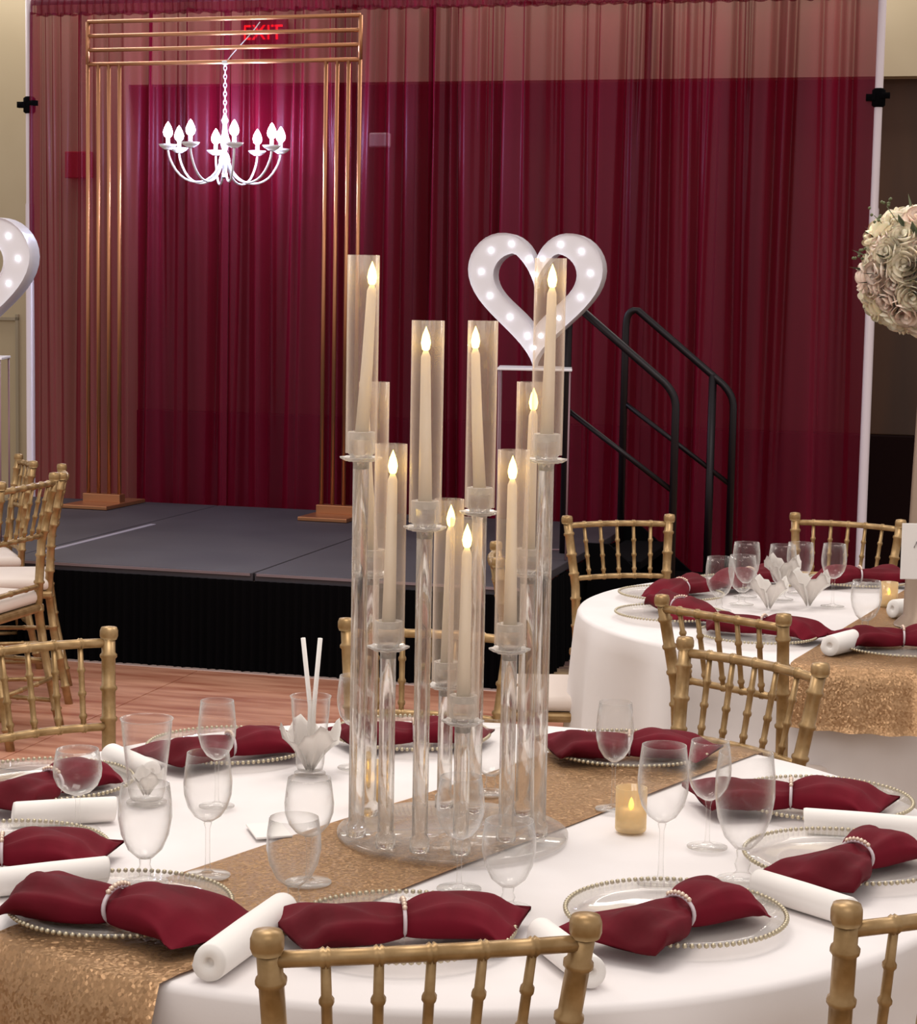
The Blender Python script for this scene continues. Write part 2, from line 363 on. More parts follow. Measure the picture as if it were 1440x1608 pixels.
for (u, lab) in ((UL-.03, 'white upright drape pole at the left edge of the burgundy backdrop'), (UR+.035, 'white upright drape pole at the right edge of the burgundy backdrop')):
    t = thing('drape_pole', lab, 'pole', st(u, CV), A15)
    bm = bmesh.new(); lathe(bm, [(0, 0.01), (.026, .01), (.026, 2.2), (.022, 2.21), (.022, 3.55), (0, 3.55)], 16); new('pole', bm, M['pole'], t)
    bm = bmesh.new(); box(bm, (0, 0, .005), (.4, .4, .01), bev=.003); new('base_plate', bm, M['pole'], t, False)
    bm = bmesh.new(); lathe(bm, [(.024, 2.74), (.036, 2.75), (.036, 2.83), (.024, 2.84)], 16); box(bm, (-.04, -.02, 2.79), (.05, .03, .035)); box(bm, (.035, -.02, 2.80), (.05, .03, .03)); new('clamp', bm, M['black'], t)
t = tag(None or new('drape_rod', (lambda b: (tube(b, [(UL-.03, 0, 3.39), (UR+.035, 0, 3.39)], .016, 10), b)[1])(bmesh.new()), M['pole']), 'horizontal drape rod threaded through the top of the burgundy backdrop', 'rod')
t.location = st(0, CV); t.rotation_euler = (0, 0, A15)

# ---------------------------------------------------------------- gold arch
AL = Vector((-2.14, 11.40, 0)); AR = Vector((-.577, 10.93, 0)); ad = (AR-AL); AW = ad.length; aa = math.atan2(ad.y, ad.x)
ar = thing('gold_arch', 'tall gold tubular frame arch standing on the stage', 'arch', (AL.x, AL.y, .46), aa)
ZB, ZT = 2.50, 2.735; rr = .0115; gp = .0655
for side, x0 in (('l', 0), ('r', AW-3*gp)):
    bm = bmesh.new(); box(bm, (x0+1.5*gp, 0, .012), (.285, .50, .022), bev=.004); new('base_plate', bm, M['brass'], ar, False)
    bm = bmesh.new(); box(bm, (x0+1.5*gp, 0, .045), (.235, .07, .05), bev=.004); new('foot_block', bm, M['brass'], ar, False)
    for k in range(4):
        bm = bmesh.new(); tube(bm, [(x0+k*gp, 0, .06), (x0+k*gp, 0, ZB)], rr, 12); new('upright_tube', bm, M['brass'], ar)
for k in range(4):
    z = ZB+k*(ZT-ZB)/3
    bm = bmesh.new(); tube(bm, [(0, 0, z), (AW, 0, z)], rr, 12); new('crossbar_tube', bm, M['brass'], ar)
for x in (0, AW):
    bm = bmesh.new(); tube(bm, [(x, 0, ZB), (x, 0, ZT)], rr*1.05, 12); new('end_tube', bm, M['brass'], ar)

# ---------------------------------------------------------------- chandelier hung from the arch
cpt = AL+ad*.515
ch = thing('chandelier', 'white eight-arm candle chandelier hanging lit inside the gold arch', 'chandelier', (cpt.x, cpt.y, 2.48))
bm = bmesh.new()
lathe(bm, [(0, -.16), (.012, -.15), (.018, -.13), (.008, -.11), (.022, -.09), (.034, -.06), (.026, -.03), (.012, -.01), (.020, .02), (.03, .05), (.016, .09), (.01, .14), (.02, .16), (.012, .18), (.006, .2), (0, .2)], 18)
new('centre_column', bm, M['white'], ch)
bm = bmesh.new()
nl = 12
for i in range(nl):                                  # chain of links
    z = .20+i*.0235; a = (i % 2)*PI/2; pts = []
    for q in range(10):
        th = 2*PI*q/10; pts.append((.008*math.cos(th)*math.cos(a), .008*math.cos(th)*math.sin(a), z+.015*math.sin(th)+.012))
    tube(bm, pts, .0028, 6, closed=True)
lathe(bm, [(0, .46), (.02, .47), (.02, .485), (0, .49)], 12)
new('chain', bm, M['white'], ch)
bm = bmesh.new(); tube(bm, bez((0, 0, .47), (.05, 0, .55), (.12, 0, .60), (.19, .0, .70), 10), .003, 6); new('power_cord', bm, M['white'], ch)
R = .315
for k in range(8):
    a = 2*PI*k/8+.28; c, s = math.cos(a), math.sin(a)
    P = lambda r, z: Vector((r*c, r*s, z))
    bm = bmesh.new(); tube(bm, bez(P(.02, -.05), P(.05, -.20), P(.20, -.22), P(R*.86, -.12), 10)+bez(P(R*.86, -.12), P(R*.97, -.07), P(R, -.03), P(R, .0), 5)[1:], .0065, 8)
    arm = new('arm', bm, M['white'], ch)
    bm = bmesh.new(); lathe(bm, [(0, -.012), (.018, -.010), (.042, .004), (.052, .018), (.048, .018), (.036, .006), (.012, -.002), (0, -.002)], 16, P(R, 0)); new('drip_dish', bm, M['white'], arm)
    bm = bmesh.new(); lathe(bm, [(0, 0), (.011, 0), (.011, .05), (0, .05)], 12, P(R, 0)); new('candle_sleeve', bm, M['white'], arm)
    bm = bmesh.new(); lathe(bm, [(.006, .05), (.022, .066), (.027, .084), (.021, .106), (.009, .13), (0, .142)], 14, P(R, 0)); new('bulb', bm, M['bulb'], arm)
for k in range(4):                                   # the bulbs' light, kept with the chandelier
    a = 2*PI*k/4+.5; l = bpy.data.lights.new('bulb_light', 'POINT'); l.energy = 12; l.color = (.52, .66, 1); l.shadow_soft_size = .04
    o = bpy.data.objects.new('bulb_light', l); COL.objects.link(o); o.parent = ch; o.location = (R*.8*math.cos(a), R*.8*math.sin(a), .16)

# ---------------------------------------------------------------- marquee hearts
def heart_pts(n=72):
    out = []
    for i in range(n):
        t = 2*PI*i/n
        x = 16*math.sin(t)**3; y = 13*math.cos(t)-5*math.cos(2*t)-2*math.cos(3*t)-math.cos(4*t)
        out.append(Vector((x/32, (y+17)/29*1.0)))      # width 1, height 1, tip at the origin
    return out
def make_heart(label, loc, rz, W, H, lowz):
    t = thing('marquee_heart', label, 'heart sign', loc, rz, 'lit white marquee hearts')
    hp = heart_pts(); n = len(hp); D = .11
    outer = [Vector((p.x*W, p.y*H)) for p in hp]; inner = []
    for p in hp:
        x = p.x*.62*W; y = .165*H/.63+p.y*.585*H
        if p.y > .5 and abs(p.x) < .25: y -= .075*(1-abs(p.x)/.25)
        inner.append(Vector((x, y)))
    def P3(p, y): return (p.x, y, lowz+p.y)
    bm = bmesh.new(); ro = [[bm.verts.new(P3(p, y)) for p in L_] for L_, y in ((outer, -D/2), (outer, D/2), (inner, D/2), (inner, -D/2))]
    for a, b in ((0, 1), (1, 2), (2, 3)):
        for i in range(n): j = (i+1) % n; bm.faces.new((ro[a][i], ro[a][j], ro[b][j], ro[b][i]))
    new('shell', fixn(bm), M['white'], t)
    bm = bmesh.new(); fo = [[bm.verts.new(P3(p, -D/2+.016)) for p in L_] for L_ in (outer, inner)]
    for i in range(n): j = (i+1) % n; bm.faces.new((fo[0][i], fo[0][j], fo[1][j], fo[1][i]))
    new('face', fixn(bm), M['white'], t)
    bm0 = None
    for i in range(2, n, 4):
        p = (outer[i]+inner[i])/2; bm = bmesh.new(); bmesh.ops.create_uvsphere(bm, u_segments=10, v_segments=6, radius=.0105)
        bmesh.ops.translate(bm, vec=P3(p, -D/2+.014), verts=bm.verts); new('bulb', bm, M['led'], t)
    return t
def plinth(label, loc, rz, h):
    PM = mat('plinth_metal', (150, 118, 126), .4, .2)
    t = thing('wire_plinth', label, 'plinth', loc, rz, 'thin white plinths under the hearts'); s = .165; r = .0045
    bm = bmesh.new(); box(bm, (0, 0, h-.008), (2*s+.02, 2*s+.02, .012), bev=.003); new('top', bm, M['white'], t, False)
    for a, b in ((-s, -s), (s, -s), (s, s), (-s, s)):
        bm = bmesh.new(); tube(bm, [(a, b, 0), (a, b, h-.012)], r, 8); new('leg', bm, PM, t)
    bm = bmesh.new(); tube(bm, [(-s, -s, .01), (s, -s, .01), (s, s, .01), (-s, s, .01)], r, 8, closed=True); new('foot_frame', bm, PM, t)
HP = (.352, 9.45, .46)
plinth('thin white wire plinth under the whole lit heart near the handrails', HP, -.05, .905)
make_heart('open white lit heart sign behind the candelabra, next to the handrails', (HP[0], HP[1], .46+.905), -.26, .65, .63, 0)
HQ = (-2.365, 9.55, .46)
plinth('thin white wire plinth under the lit heart at the left frame edge', HQ, .1, .905)
make_heart('lit white heart sign cut by the left frame edge beside the beige wall', (HQ[0]-.01, HQ[1], .46+.905), -.24, .71, .66, 0)

# ---------------------------------------------------------------- chiavari chairs
def make_chair(name, label):
    t = thing(name, label, 'chair')
    G = M['gold']
    for s in (-1, 1):
        bm = bmesh.new(); bamboo(bm, [(s*.185, -.03, 0), (s*.172, .03, .30), (s*.166, .05, .46), (s*.172, .038, .68), (s*.193, 0, .90)], .0155, (.10, .22, .36, .49, .60, .705, .80, .875, .955), 12)
        p = new('back_post', bm, G, t)
        bm = bmesh.new(); lathe(bm, [(0, -.012), (.0175, -.010), (.0205, -.002), (.0205, .010), (.0175, .018), (0, .021)], 14, (s*.195, -.001, .905)); new('cap', bm, G, p)
        bm = bmesh.new(); bamboo(bm, [(s*.205, .43, 0), (s*.190, .415, .43)], .015, (.12, .3, .5, .72, .9), 12, taper=lambda q: .8+.2*q); new('front_leg', bm, G, t)
    def railc(z, xw, y0, bow, r, nm, rings):
        bm = bmesh.new(); bamboo(bm, [(xw*(q/6-1), y0-bow*(1-(q/6-1)**2), z+.004*(1-(q/6-1)**2)) for q in range(13)], r, rings, 10, 1.28); return new(nm, bm, G, t)
    sp = [1/6*k for k in range(1, 6)]
    railc(.888, .190, .0, .018, .0105, 'top_rail', sp); railc(.705, .173, .036, .018, .0092, 'middle_rail', sp); railc(.525, .165, .047, .010, .009, 'lower_rail', (.33, .66))
    for k in sp:
        q = 2*k-1; xb = .173*q; xt = .190*q; cb = .018*(1-q*q)
        bm = bmesh.new(); bamboo(bm, [(xt, -cb, .888), (xb, .036-cb, .705)], .0062, (.3, .58, .85), 8, 1.4, taper=lambda w_: 1.0+.12*math.sin(PI*w_)); new('spindle', bm, G, t)
    bm = bmesh.new(); lathe(bm, [(0, .0)], 4) if False else None
    fr = [(-.185, .05), (.185, .05), (.20, .43), (-.20, .43)]
    box(bm, (0, .235, .448), (.385, .40, .03), bev=.01); new('seat', bm, G, t, False)
    bm = bmesh.new(); box(bm, (0, .238, .487), (.375, .385, .048), bev=.018)
    new('cushion', bm, M['cushion'], t)
    for z in (.12, .26):
        for s in (-1, 1):
            bm = bmesh.new(); bamboo(bm, [(s*.18, -.01+z*.1, z), (s*.198, .42, z)], .0085, (.33, .66), 8); new('side_stretcher', bm, G, t)
    for z in (.15, .30):
        bm = bmesh.new(); bamboo(bm, [(-.195, .422, z), (.195, .422, z)], .0085, (.33, .66), 8); new('front_stretcher', bm, G, t)
    bm = bmesh.new(); bamboo(bm, [(-.178, .0, .2), (.178, .0, .2)], .0085, (.33, .66), 8); new('rear_stretcher', bm, G, t)
    return t
CG1, CG2, CG3 = 'gold chairs round the near table', 'gold chairs round the far table', 'gold chairs of the table on the left'
c0 = make_chair('chiavari_chair', 'gold bamboo-style chair in front of the near table, whole top rail in view')
c0.location = (-.026, 2.315, 0); c0.rotation_euler = (0, 0, .215); c0['group'] = CG1
def chair(x, y, rz, lab, g, s=1):
    return dup(c0, (x, y, 0), rz, lab, g, s)
chair(.672, 2.51, .45, 'gold chair at the bottom right corner, only one post and spindle showing', CG1)
chair(.641, 4.263, PI-.87, 'gold chair facing us across the near table, between the two tables', CG1)
chair(-.93, 4.28, PI+.70, 'gold chair behind the left side of the near table, over the dance floor', CG1)
chair(-.065, 4.56, PI-.15, 'gold chair behind the near table hidden by the crystal candelabra', CG1)
chair(.664, 4.922, -.811, 'gold chair with its back to us pushed up to the far white table', CG2)
chair(.569, 6.993, PI+.30, 'gold chair behind the far table in front of the stage steps', CG2)
chair(1.40, 7.10, PI-.475, 'gold chair behind the far table in front of the right drape pole', CG2)
chair(.12, 5.95, -PI/2, 'gold chair seen edge-on between candelabra and far table, white cushion showing', CG2)
chair(-1.625, 8.07, 1.768, 'gold chair seen edge-on, nearest the arch among the left chairs', CG3, 1.04)
chair(-1.58, 7.235, 1.308, 'gold chair at the left frame edge with slatted back and ivory cushion', CG3, 1.08)
chair(-1.93, 8.79, 1.95, 'farthest gold chair on the left, peeking out against the beige wall', CG3, 1.02)

# ---------------------------------------------------------------- tables
TZ = .765
def cloth_mesh(r, zt, folds=14, amp=.035, seed=1, seg=280):
    rnd = random.Random(seed); ph = [rnd.uniform(0, 6) for _ in range(4)]
    bm = bmesh.new(); rings = []
    prof = [(0, zt), (r*.5, zt), (r*.9, zt), (r-.01, zt-.0005), (r-.002, zt-.004), (r+.003, zt-.012)]
    for rr_, z in prof:
        rings.append([bm.verts.new((0, 0, z))] if rr_ == 0 else [bm.verts.new((rr_*math.cos(2*PI*k/seg), rr_*math.sin(2*PI*k/seg), z)) for k in range(seg)])
    for j in range(1, 15):
        q = j/14; z = zt-.012-(zt-.02)*q; row = []
        for k in range(seg):
            a = 2*PI*k/seg
            w_ = .55*math.sin(folds*a+ph[0])+.3*math.sin((folds*1.0+5)*a+ph[1])+.25*math.sin(7*a+ph[2])
            rad = r+.004+.03*q+amp*(q**.55)*w_*1.1
            row.append(bm.verts.new((rad*math.cos(a), rad*math.sin(a), z)))
        rings.append(row)
    for a, b in zip(rings, rings[1:]):
        for k in range(seg):
            k2 = (k+1) % seg
            if len(a) == 1: bm.faces.new((a[0], b[k], b[k2]))
            else: bm.faces.new((a[k], b[k], b[k2], a[k2]))
    return fixn(bm)
def round_table(cx, cy, r, lab, labc, seed, amp=.035):
    t = thing('round_table', lab, 'table', (cx, cy, 0), 0, 'round banquet tables')
    bm = bmesh.new(); lathe(bm, [(0, TZ-.03), (r-.012, TZ-.03), (r-.012, TZ-.006), (0, TZ-.006)], 64); new('tabletop', bm, M['brown'], t)
    for s in (-1, 1):
        for s2 in (-1, 1):
            bm = bmesh.new(); tube(bm, [(s*.4, s2*.35, 0), (s*.4, s2*.35, TZ-.03)], .014, 8); new('leg', bm, M['rail'], t)
    o = new('tablecloth', cloth_mesh(r, TZ, seed=seed, amp=amp), M['cloth']); o.location = (cx, cy, 0); tag(o, labc, 'tablecloth', 'white floor-length tablecloths')
NC = (-.01, 3.335); NR = .88; FC = (1.245, 5.79); FR_ = .885
round_table(*NC, NR, 'near round banquet table carrying the crystal candelabra', 'white tablecloth on the near table under the candelabra', 1)
round_table(*FC, FR_, 'far round banquet table at the right below the flower ball', 'white tablecloth falling in folds on the far right table', 5, .055)
def runner(cx, cy, r, ang, wd, lab, drop=.3, off=0):
    d = Vector((math.cos(ang), math.sin(ang), 0)); n_ = Vector((d.y, -d.x, 0)); bm = bmesh.new(); rows = []
    na, nb = 46, 22
    for j in range(nb+1):
        t = off-wd/2+wd*j/nb; half = math.sqrt(max(0, (r+.012)**2-t*t)); row = []
        ss = [(-half, k/8) for k in range(8, 0, -1)]+[(-half+2*half*k/na, 0) for k in range(na+1)]+[(half, k/8) for k in range(1, 9)]
        for s, q in ss:
            z = TZ+.004; p = n_*t+d*s
            if q > 0:
                z -= .006+drop*q; rad = Vector((p.x, p.y, 0)).normalized(); p += rad*(.018+.05*q+.010*math.sin(t*70+s)*q)
                p += Vector((0, 0, 0))
            elif abs(s) > half-.03: z -= .003
            z += .0012*math.sin(t*60+s*9) if q == 0 else 0
            row.append(bm.verts.new(p+Vector((0, 0, z))))
        rows.append(row)
    for a, b in zip(rows, rows[1:]):
        for k in range(len(a)-1): bm.faces.new((a[k], a[k+1], b[k+1], b[k]))
    bmesh.ops.solidify(bm, geom=bm.faces[:], thickness=.0012)
    o = new('table_runner', fixn(bm), M['sequin']); o.location = (cx, cy, 0); tag(o, lab, 'table runner', 'gold sequin table runners')
runner(*NC, NR, math.atan2(.818, .575), .325, 'gold sequin runner crossing the near table under the candelabra', .45)
runner(*FC, FR_, math.atan2(.8, .35), .31, 'gold sequin runner on the far table with its end hanging down', .15, .12)

# ---------------------------------------------------------------- place settings
def make_charger(lab):
    t = thing('charger_plate', lab, 'charger plate')
    bm = bmesh.new(); lathe(bm, [(0, .004), (.10, .004), (.125, .007), (.158, .014), (.158, .0165), (.124, .0095), (.10, .0065), (0, .0065)], 64); new('plate', fixn(bm), M['charger'], t)
    bm = bmesh.new(); nb = 100
    for k in range(nb):
        a = 2*PI*k/nb; ret = bmesh.ops.create_icosphere(bm, subdivisions=1, radius=.0042); bmesh.ops.translate(bm, vec=(.161*math.cos(a), .161*math.sin(a), .0155), verts=ret['verts'])
    o = new('beaded_rim', bm, mat('bead_metal', (186, 174, 148), .3, .6), t); o['kind'] = 'stuff'; o['label'] = 'ring of small gold beads'
    return t
def make_bow(lab):
    t = thing('napkin', lab, 'napkin')
    bm = bmesh.new(); nx, ns = 44, 40; rows = []
    for i in range(nx+1):
        x = -1+2*i/nx; a = abs(x); g = min(1, a/.85)
        wd = .026+.050*(g**.75)*(1+.10*math.sin(3*x+1)); h = .017+.011*math.sin(PI*min(1, a*1.15))
        if a > .8: h *= 1-(a-.8)*3.6
        sk = .012*math.sin(2.2*x); row = []
        for k in range(ns):
            th = 2*PI*k/ns; c, s = math.cos(th), math.sin(th)
            pl = 1+(.14*math.cos(5*th+x*2.2)+.10*math.cos(9*th-x*3))*(1-.4*g)
            y = wd*math.copysign(abs(c)**.8, c)+sk; z = h*math.copysign(abs(s)**.9, s)*pl
            if s > 0: z += .005*math.sin(y*90+x*4)*g
            xx = x*.162+.030*(c*g if x > 0 else -c*g)*(a**2)
            zz = .022+z+.006*math.sin(x*5+y*20)-.010*max(0, a-.75)*4
            row.append(bm.verts.new((xx, y, max(.0075, zz))))
        rows.append(row)
    for a_, b_ in zip(rows, rows[1:]):
        for k in range(ns): k2 = (k+1) % ns; bm.faces.new((a_[k], a_[k2], b_[k2], b_[k]))
    bm.faces.new(rows[0][::-1]); bm.faces.new(rows[-1])
    new('fabric', fixn(bm), M['napkin'], t)
    bm = bmesh.new(); tube(bm, [(0, .0305*math.cos(2*PI*q/24), .026+.022*math.sin(2*PI*q/24)) for q in range(24)], .0030, 6, closed=True); rg = new('ring', bm, M['pole'], t)
    rg['label'] = 'pale beaded napkin ring'
    bm = bmesh.new()
    for k in range(7):
        a = .9+k*.22; r_ = bmesh.ops.create_icosphere(bm, subdivisions=1, radius=.0042); bmesh.ops.translate(bm, vec=(0, .0325*math.cos(a), .026+.025*math.sin(a)), verts=r_['verts'])
    o = new('beads', bm, mat('ring_bead', (226, 200, 180), .3, .4), rg)
    return t
ch0 = nk0 = None
settings = [  # plate x, y, napkin x, y, angle, scale, where
 (-.482, 2.815, -.472, 2.735, -.50, 1.10, 'front left on the near gold runner'),
 (-.07, 2.731, -.067, 2.700, .13, 1.02, 'directly behind the top rail of the nearest chair'),
 (.328, 2.821, .325, 2.760, .72, 1.0, 'front right of the near table'),
 (.635, 3.136, .642, 3.070, .80, .98, 'at the right frame edge of the near table'),
 (.667, 3.512, .60, 3.455, -.16, 1.02, 'back right of the near table behind wine glasses'),
 (.346, 3.889, .345, 3.840, -.09, .98, 'right of the candelabra on the near runner'),
 (-.089, 3.997, -.083, 3.930, .08, .9, 'behind the candelabra rods on the near table'),
 (-.445, 3.853, -.435, 3.775, .50, .95, 'beside the glass of straws'),
 (-.747, 3.547, -.715, 3.455, .95, .95, 'at the left of the near table behind a wine glass'),
 (-.713, 3.092, -.70, 3.010, .18, .98, 'by the left frame edge, above the front left setting'),
]
for i, (x, y, nx_, ny_, a, s, wh) in enumerate(settings):
    l1, l2 = 'clear beaded charger '+wh, 'burgundy bow-folded napkin '+wh
    if ch0 is None:
        ch0 = make_charger(l1); ch0.location = (x, y, TZ+.0055); ch0['group'] = 'beaded chargers on the near table'
        nk0 = make_bow(l2); nk0.location = (nx_, ny_, TZ+.0125); nk0.rotation_euler = (0, 0, a); nk0.scale = (s, s, s*1.05); nk0['group'] = 'burgundy napkins on the near table'
    else:
        dup(ch0, (x, y, TZ+.0055), i*.3, l1, 'beaded chargers on the near table'); dup(nk0, (nx_, ny_, TZ+.0125), a, l2, 'burgundy napkins on the near table', (s, s, s*1.05))
fw_ = {156: 'at the left of the far table', 192: 'at the front left of the far table', 228: 'left of the gold runner on the far table', 264: 'on the front end of the far gold runner', 120: 'at the back left of the far table', 84: 'at the back of the far table'}
for ang, wh in fw_.items():
    a = math.radians(ang); x = FC[0]+.64*math.cos(a); y = FC[1]+.64*math.sin(a)
    dup(ch0, (x, y, TZ+.0055), a, 'clear beaded charger '+wh, 'beaded chargers on the far table')
    dup(nk0, (x-.03*math.cos(a), y-.03*math.sin(a), TZ+.0125), a+PI/2+.25*math.sin(ang), 'burgundy napkin '+wh, 'burgundy napkins on the far table', (1, 1, 1.1))

def make_roll(lab):
    t = thing('rolled_napkin', lab, 'napkin')
    bm = bmesh.new(); L_ = .2; n = 28; rings = []
    for x, r_ in ((.008, .0055), (.0, .0065), (-.001, .0075), (.0, .0205), (.004, .0215), (L_/2, .0222), (L_-.004, .0215), (L_, .0205), (L_+.001, .0075), (L_, .0065), (L_-.008, .0055)):
        rings.append([bm.verts.new((x+(.003*math.sin(2*PI*k/n) if r_ > .01 else 0), r_*(1+.10*(k/n))*math.cos(2*PI*k/n), .0235+r_*(1+.10*(k/n))*math.sin(2*PI*k/n))) for k in range(n)])
    for a_, b_ in zip(rings, rings[1:]):
        for k in range(n): bm.faces.new((a_[k], a_[(k+1) % n], b_[(k+1) % n], b_[k]))
    bm.faces.new(rings[0][::-1]); bm.faces.new(rings[-1])
    new('paper', fixn(bm), M['paper'], t); return t
rolls = [((-.318, 2.535), (-.241, 2.776), 'beside the front left setting, nearest the camera'), ((.187, 2.535), (.125, 2.70), 'half hidden behind the top right corner of the nearest chair'),
 ((.585, 2.82), (.469, 2.96), 'between the two right front settings'), ((.80, 3.29), (.60, 3.34), 'at the right frame edge below the back right napkin'),
 ((-.69, 2.885), (-.53, 2.965), 'between the two left settings at the frame edge'), ((-.745, 3.28), (-.58, 3.33), 'at the left under the round wine glass'), ((-.66, 3.74), (-.56, 3.60), 'behind the tall tumbler at the back left')]
r0 = None
for (x0, y0), (x1, y1), wh in rolls:
    a = math.atan2(y1-y0, x1-x0); lab = 'white rolled paper napkin '+wh
    if r0 is None: r0 = make_roll(lab); r0.location = (x0, y0, TZ+.002); r0.rotation_euler = (0, 0, a); r0['group'] = 'white rolled napkins'; r0.scale = (1.25, 1.1, 1.1)
    else: dup(r0, (x0, y0, TZ+.002), a, lab, 'white rolled napkins', (min(1, math.hypot(x1-x0, y1-y0)/.2), .95, .95))
dup(r0, (.965, 5.06, TZ+.006), .9, 'white rolled napkin lying at the edge of the far gold runner', 'white rolled napkins', (.9, 1.2, 1.2))
dup(r0, (1.27, 5.72, TZ+.006), .5, 'white rolled napkin below the gold votive on the far table', 'white rolled napkins', (.9, 1.2, 1.2))

# ---------------------------------------------------------------- glasses
def make_glass(name, lab, cat, outer, thick=.0011, seg=32):
    # outer: foot, stem and bowl profile; the bowl is hollow with a real wall
    t = thing(name, lab, cat)
    foot, bowl = outer
    bm = bmesh.new(); lathe(bm, foot, seg); new('foot_and_stem', fixn(bm), M['glass'], t)
    inner = [(max(0, r-thick), z+(.002 if k == 0 else 0)) for k, (r, z) in enumerate(bowl)][::-1]
    bm = bmesh.new(); lathe(bm, bowl+inner, seg); new('bowl', fixn(bm), M['glass'], t)
    return t
wine_p = ([(0, 0), (.034, 0), (.034, .0015), (.012, .004), (.0045, .010), (.0036, .03), (.0036, .075), (.006, .084), (0, .088)],
          [(0, .086), (.008, .087), (.020, .095), (.030, .110), (.0355, .130), (.0365, .148), (.0345, .170), (.0315, .195)])
gob_p = ([(0, 0), (.035, 0), (.035, .002), (.015, .006), (.008, .012), (.011, .020), (.008, .028), (.009, .036), (0, .040)],
         [(0, .037), (.012, .039), (.026, .052), (.036, .075), (.0405, .100), (.040, .122), (.0365, .150)])
tum_p = ([(0, 0), (.030, 0), (.030, .003), (0, .008)],
         [(0, .007), (.024, .008), (.027, .02), (.031, .07), (.036, .120), (.0375, .145), (.0395, .150)])
wine = [(-.38, 3.007, .195, 1.04, 'beside the short goblet, left of the near runner'), (-.629, 3.25, .140, 1.12, 'at left with a burgundy napkin behind its bowl'),
 (-.418, 3.43, .19, .93, 'at the back left in front of the burgundy napkin'), (-.221, 2.98, .165, 1.05, 'on the gold runner just behind the large goblet'), (.0113, 2.96, .176, 1.02, 'in front of the candelabra rods, left of the front goblet'),
 (.285, 3.462, .194, .93, 'right of the candelabra, behind the gold votive'), (.325, 3.011, .219, 1.1, 'in front of the gold votive on the white cloth'),
 (.424, 3.223, .18, 1.0, 'in the right cluster, between the votive and the large goblet'), (-.19, 3.74, .18, 1.0, 'at the back, touching the left edge of the candelabra')]
W0 = G0 = T0 = None
for x, y, h, rs, wh in wine:
    lab = 'clear wine glass '+wh; s = (rs, rs, h/.195)
    if W0 is None: W0 = make_glass('wine_glass', lab, 'wine glass', wine_p); W0.location = (x, y, TZ+.0055); W0.scale = s; W0['group'] = 'wine glasses on the near table'
    else: dup(W0, (x, y, TZ+.0055), 0, lab, 'wine glasses on the near table', s)
for x, y, h, rs, wh in [(-.47, 2.961, .155, 1.02, 'behind the front left charger'), (-.233, 2.845, .138, 1.0, 'on the gold runner beside the front charger'),
                        (.084, 2.865, .134, 1.0, 'in front of the candelabra, behind the front napkin'), (.455, 3.03, .205, 1.16, 'large, in the right cluster beside the right setting'), (.068, 3.56, .13, 1.0, 'behind the candelabra rods')]:
    lab = 'clear water goblet '+wh; s = (rs, rs, h/.150)
    if G0 is None: G0 = make_glass('water_goblet', lab, 'goblet', gob_p); G0.location = (x, y, TZ+.0055); G0.scale = s; G0['group'] = 'water goblets on the near table'
    else: dup(G0, (x, y, TZ+.0055), 0, lab, 'water goblets on the near table', s)
T0 = make_glass('glass_vase', 'wide-mouthed clear glass holding a white napkin, left of the near table', 'glass', tum_p); T0.location = (-.545, 3.45, TZ+.004); T0.scale = (1.2, 1.2, 1.02)
def fan(lab, x, y, s=1, r=.03, ang0=0, z=.0):
    t = thing('napkin_fan', lab, 'napkin', (x, y, TZ+z), ang0, 'white napkins tucked in glasses')
    for k in range(4):
        a = 2*PI*k/4+.4; bm = bmesh.new(); rows = []
        for i in range(7):
            q = i/6; row = []
            for j in range(7):
                v = j/6-.5; rad = .006+.034*q*s; an = a+v*(1.1+.4*q)
                row.append(bm.verts.new((rad*math.cos(an), rad*math.sin(an), .012+(.062*q-.012*q*q*abs(v)*4+.004*math.sin(v*14))*s)))
            rows.append(row)
        for a1, b1 in zip(rows, rows[1:]):
            for j in range(6): bm.faces.new((a1[j], a1[j+1], b1[j+1], b1[j]))
        bmesh.ops.solidify(bm, geom=bm.faces[:], thickness=.0012)
        new('petal', fixn(bm), M['paper'], t)
fan('white napkin standing folded in the wide-mouthed glass at the back left', -.545, 3.45, .75, z=.008)
dup(T0, (-.273, 3.691, TZ+.004), 0, 'clear tumbler holding two white straws, left of the candelabra', None, (1.0, 1.0, 1.0))
fan('white napkin fanned round the foot of the glass of straws', -.273, 3.691, 1.55, z=.0)
for dx, lab in ((-.014, 'left'), (.010, 'right')):
    bm = bmesh.new(); tube(bm, [((dx < 0)*-.006, 0, .02), (dx*.3, .0, .13), (dx*1.35, 0, .262)], .0044, 8); o = new('straw', bm, M['paper']); o.location = (-.270, 3.695, TZ+.002)
    tag(o, 'white paper straw leaning %s in the glass at the back of the near table' % lab, 'straw', 'white straws in the glass')
# far-table glasses
for x, y, h, k, wh in [(.895, 6.095, .17, 'g', 'in the middle of the left glass cluster'), (.775, 5.80, .16, 'g', 'nearest the left burgundy napkin'), (1.135, 5.93, .19, 'w', 'with tall stem, alone in the middle'),
                       (1.0, 6.05, .17, 'g', 'holding a white napkin, left of the lone wine glass'), (1.08, 6.20, .16, 'g', 'behind the white napkins'), (.86, 5.93, .15, 'g', 'low in the left cluster'), (1.13, 5.42, .15, 'g', 'beside the front end of the gold runner')]:
    dup(W0 if k == 'w' else G0, (x, y, TZ+.006), 0, 'clear %s on the far table, %s' % ('wine glass' if k == 'w' else 'goblet', wh), 'glasses on the far table', (1.05, 1.05, h/(.195 if k == 'w' else .15)))
for i, (x, y, s, wh) in enumerate([(1.0, 6.05, 1.5, 'standing in the goblet'), (1.06, 5.92, 1.7, 'opened like petals in front of the glasses'), (.93, 5.85, 1.5, 'crumpled at the front of the cluster')]):
    fan('white napkin on the far table, '+wh, x, y, s, z=.04 if i == 0 else 0)

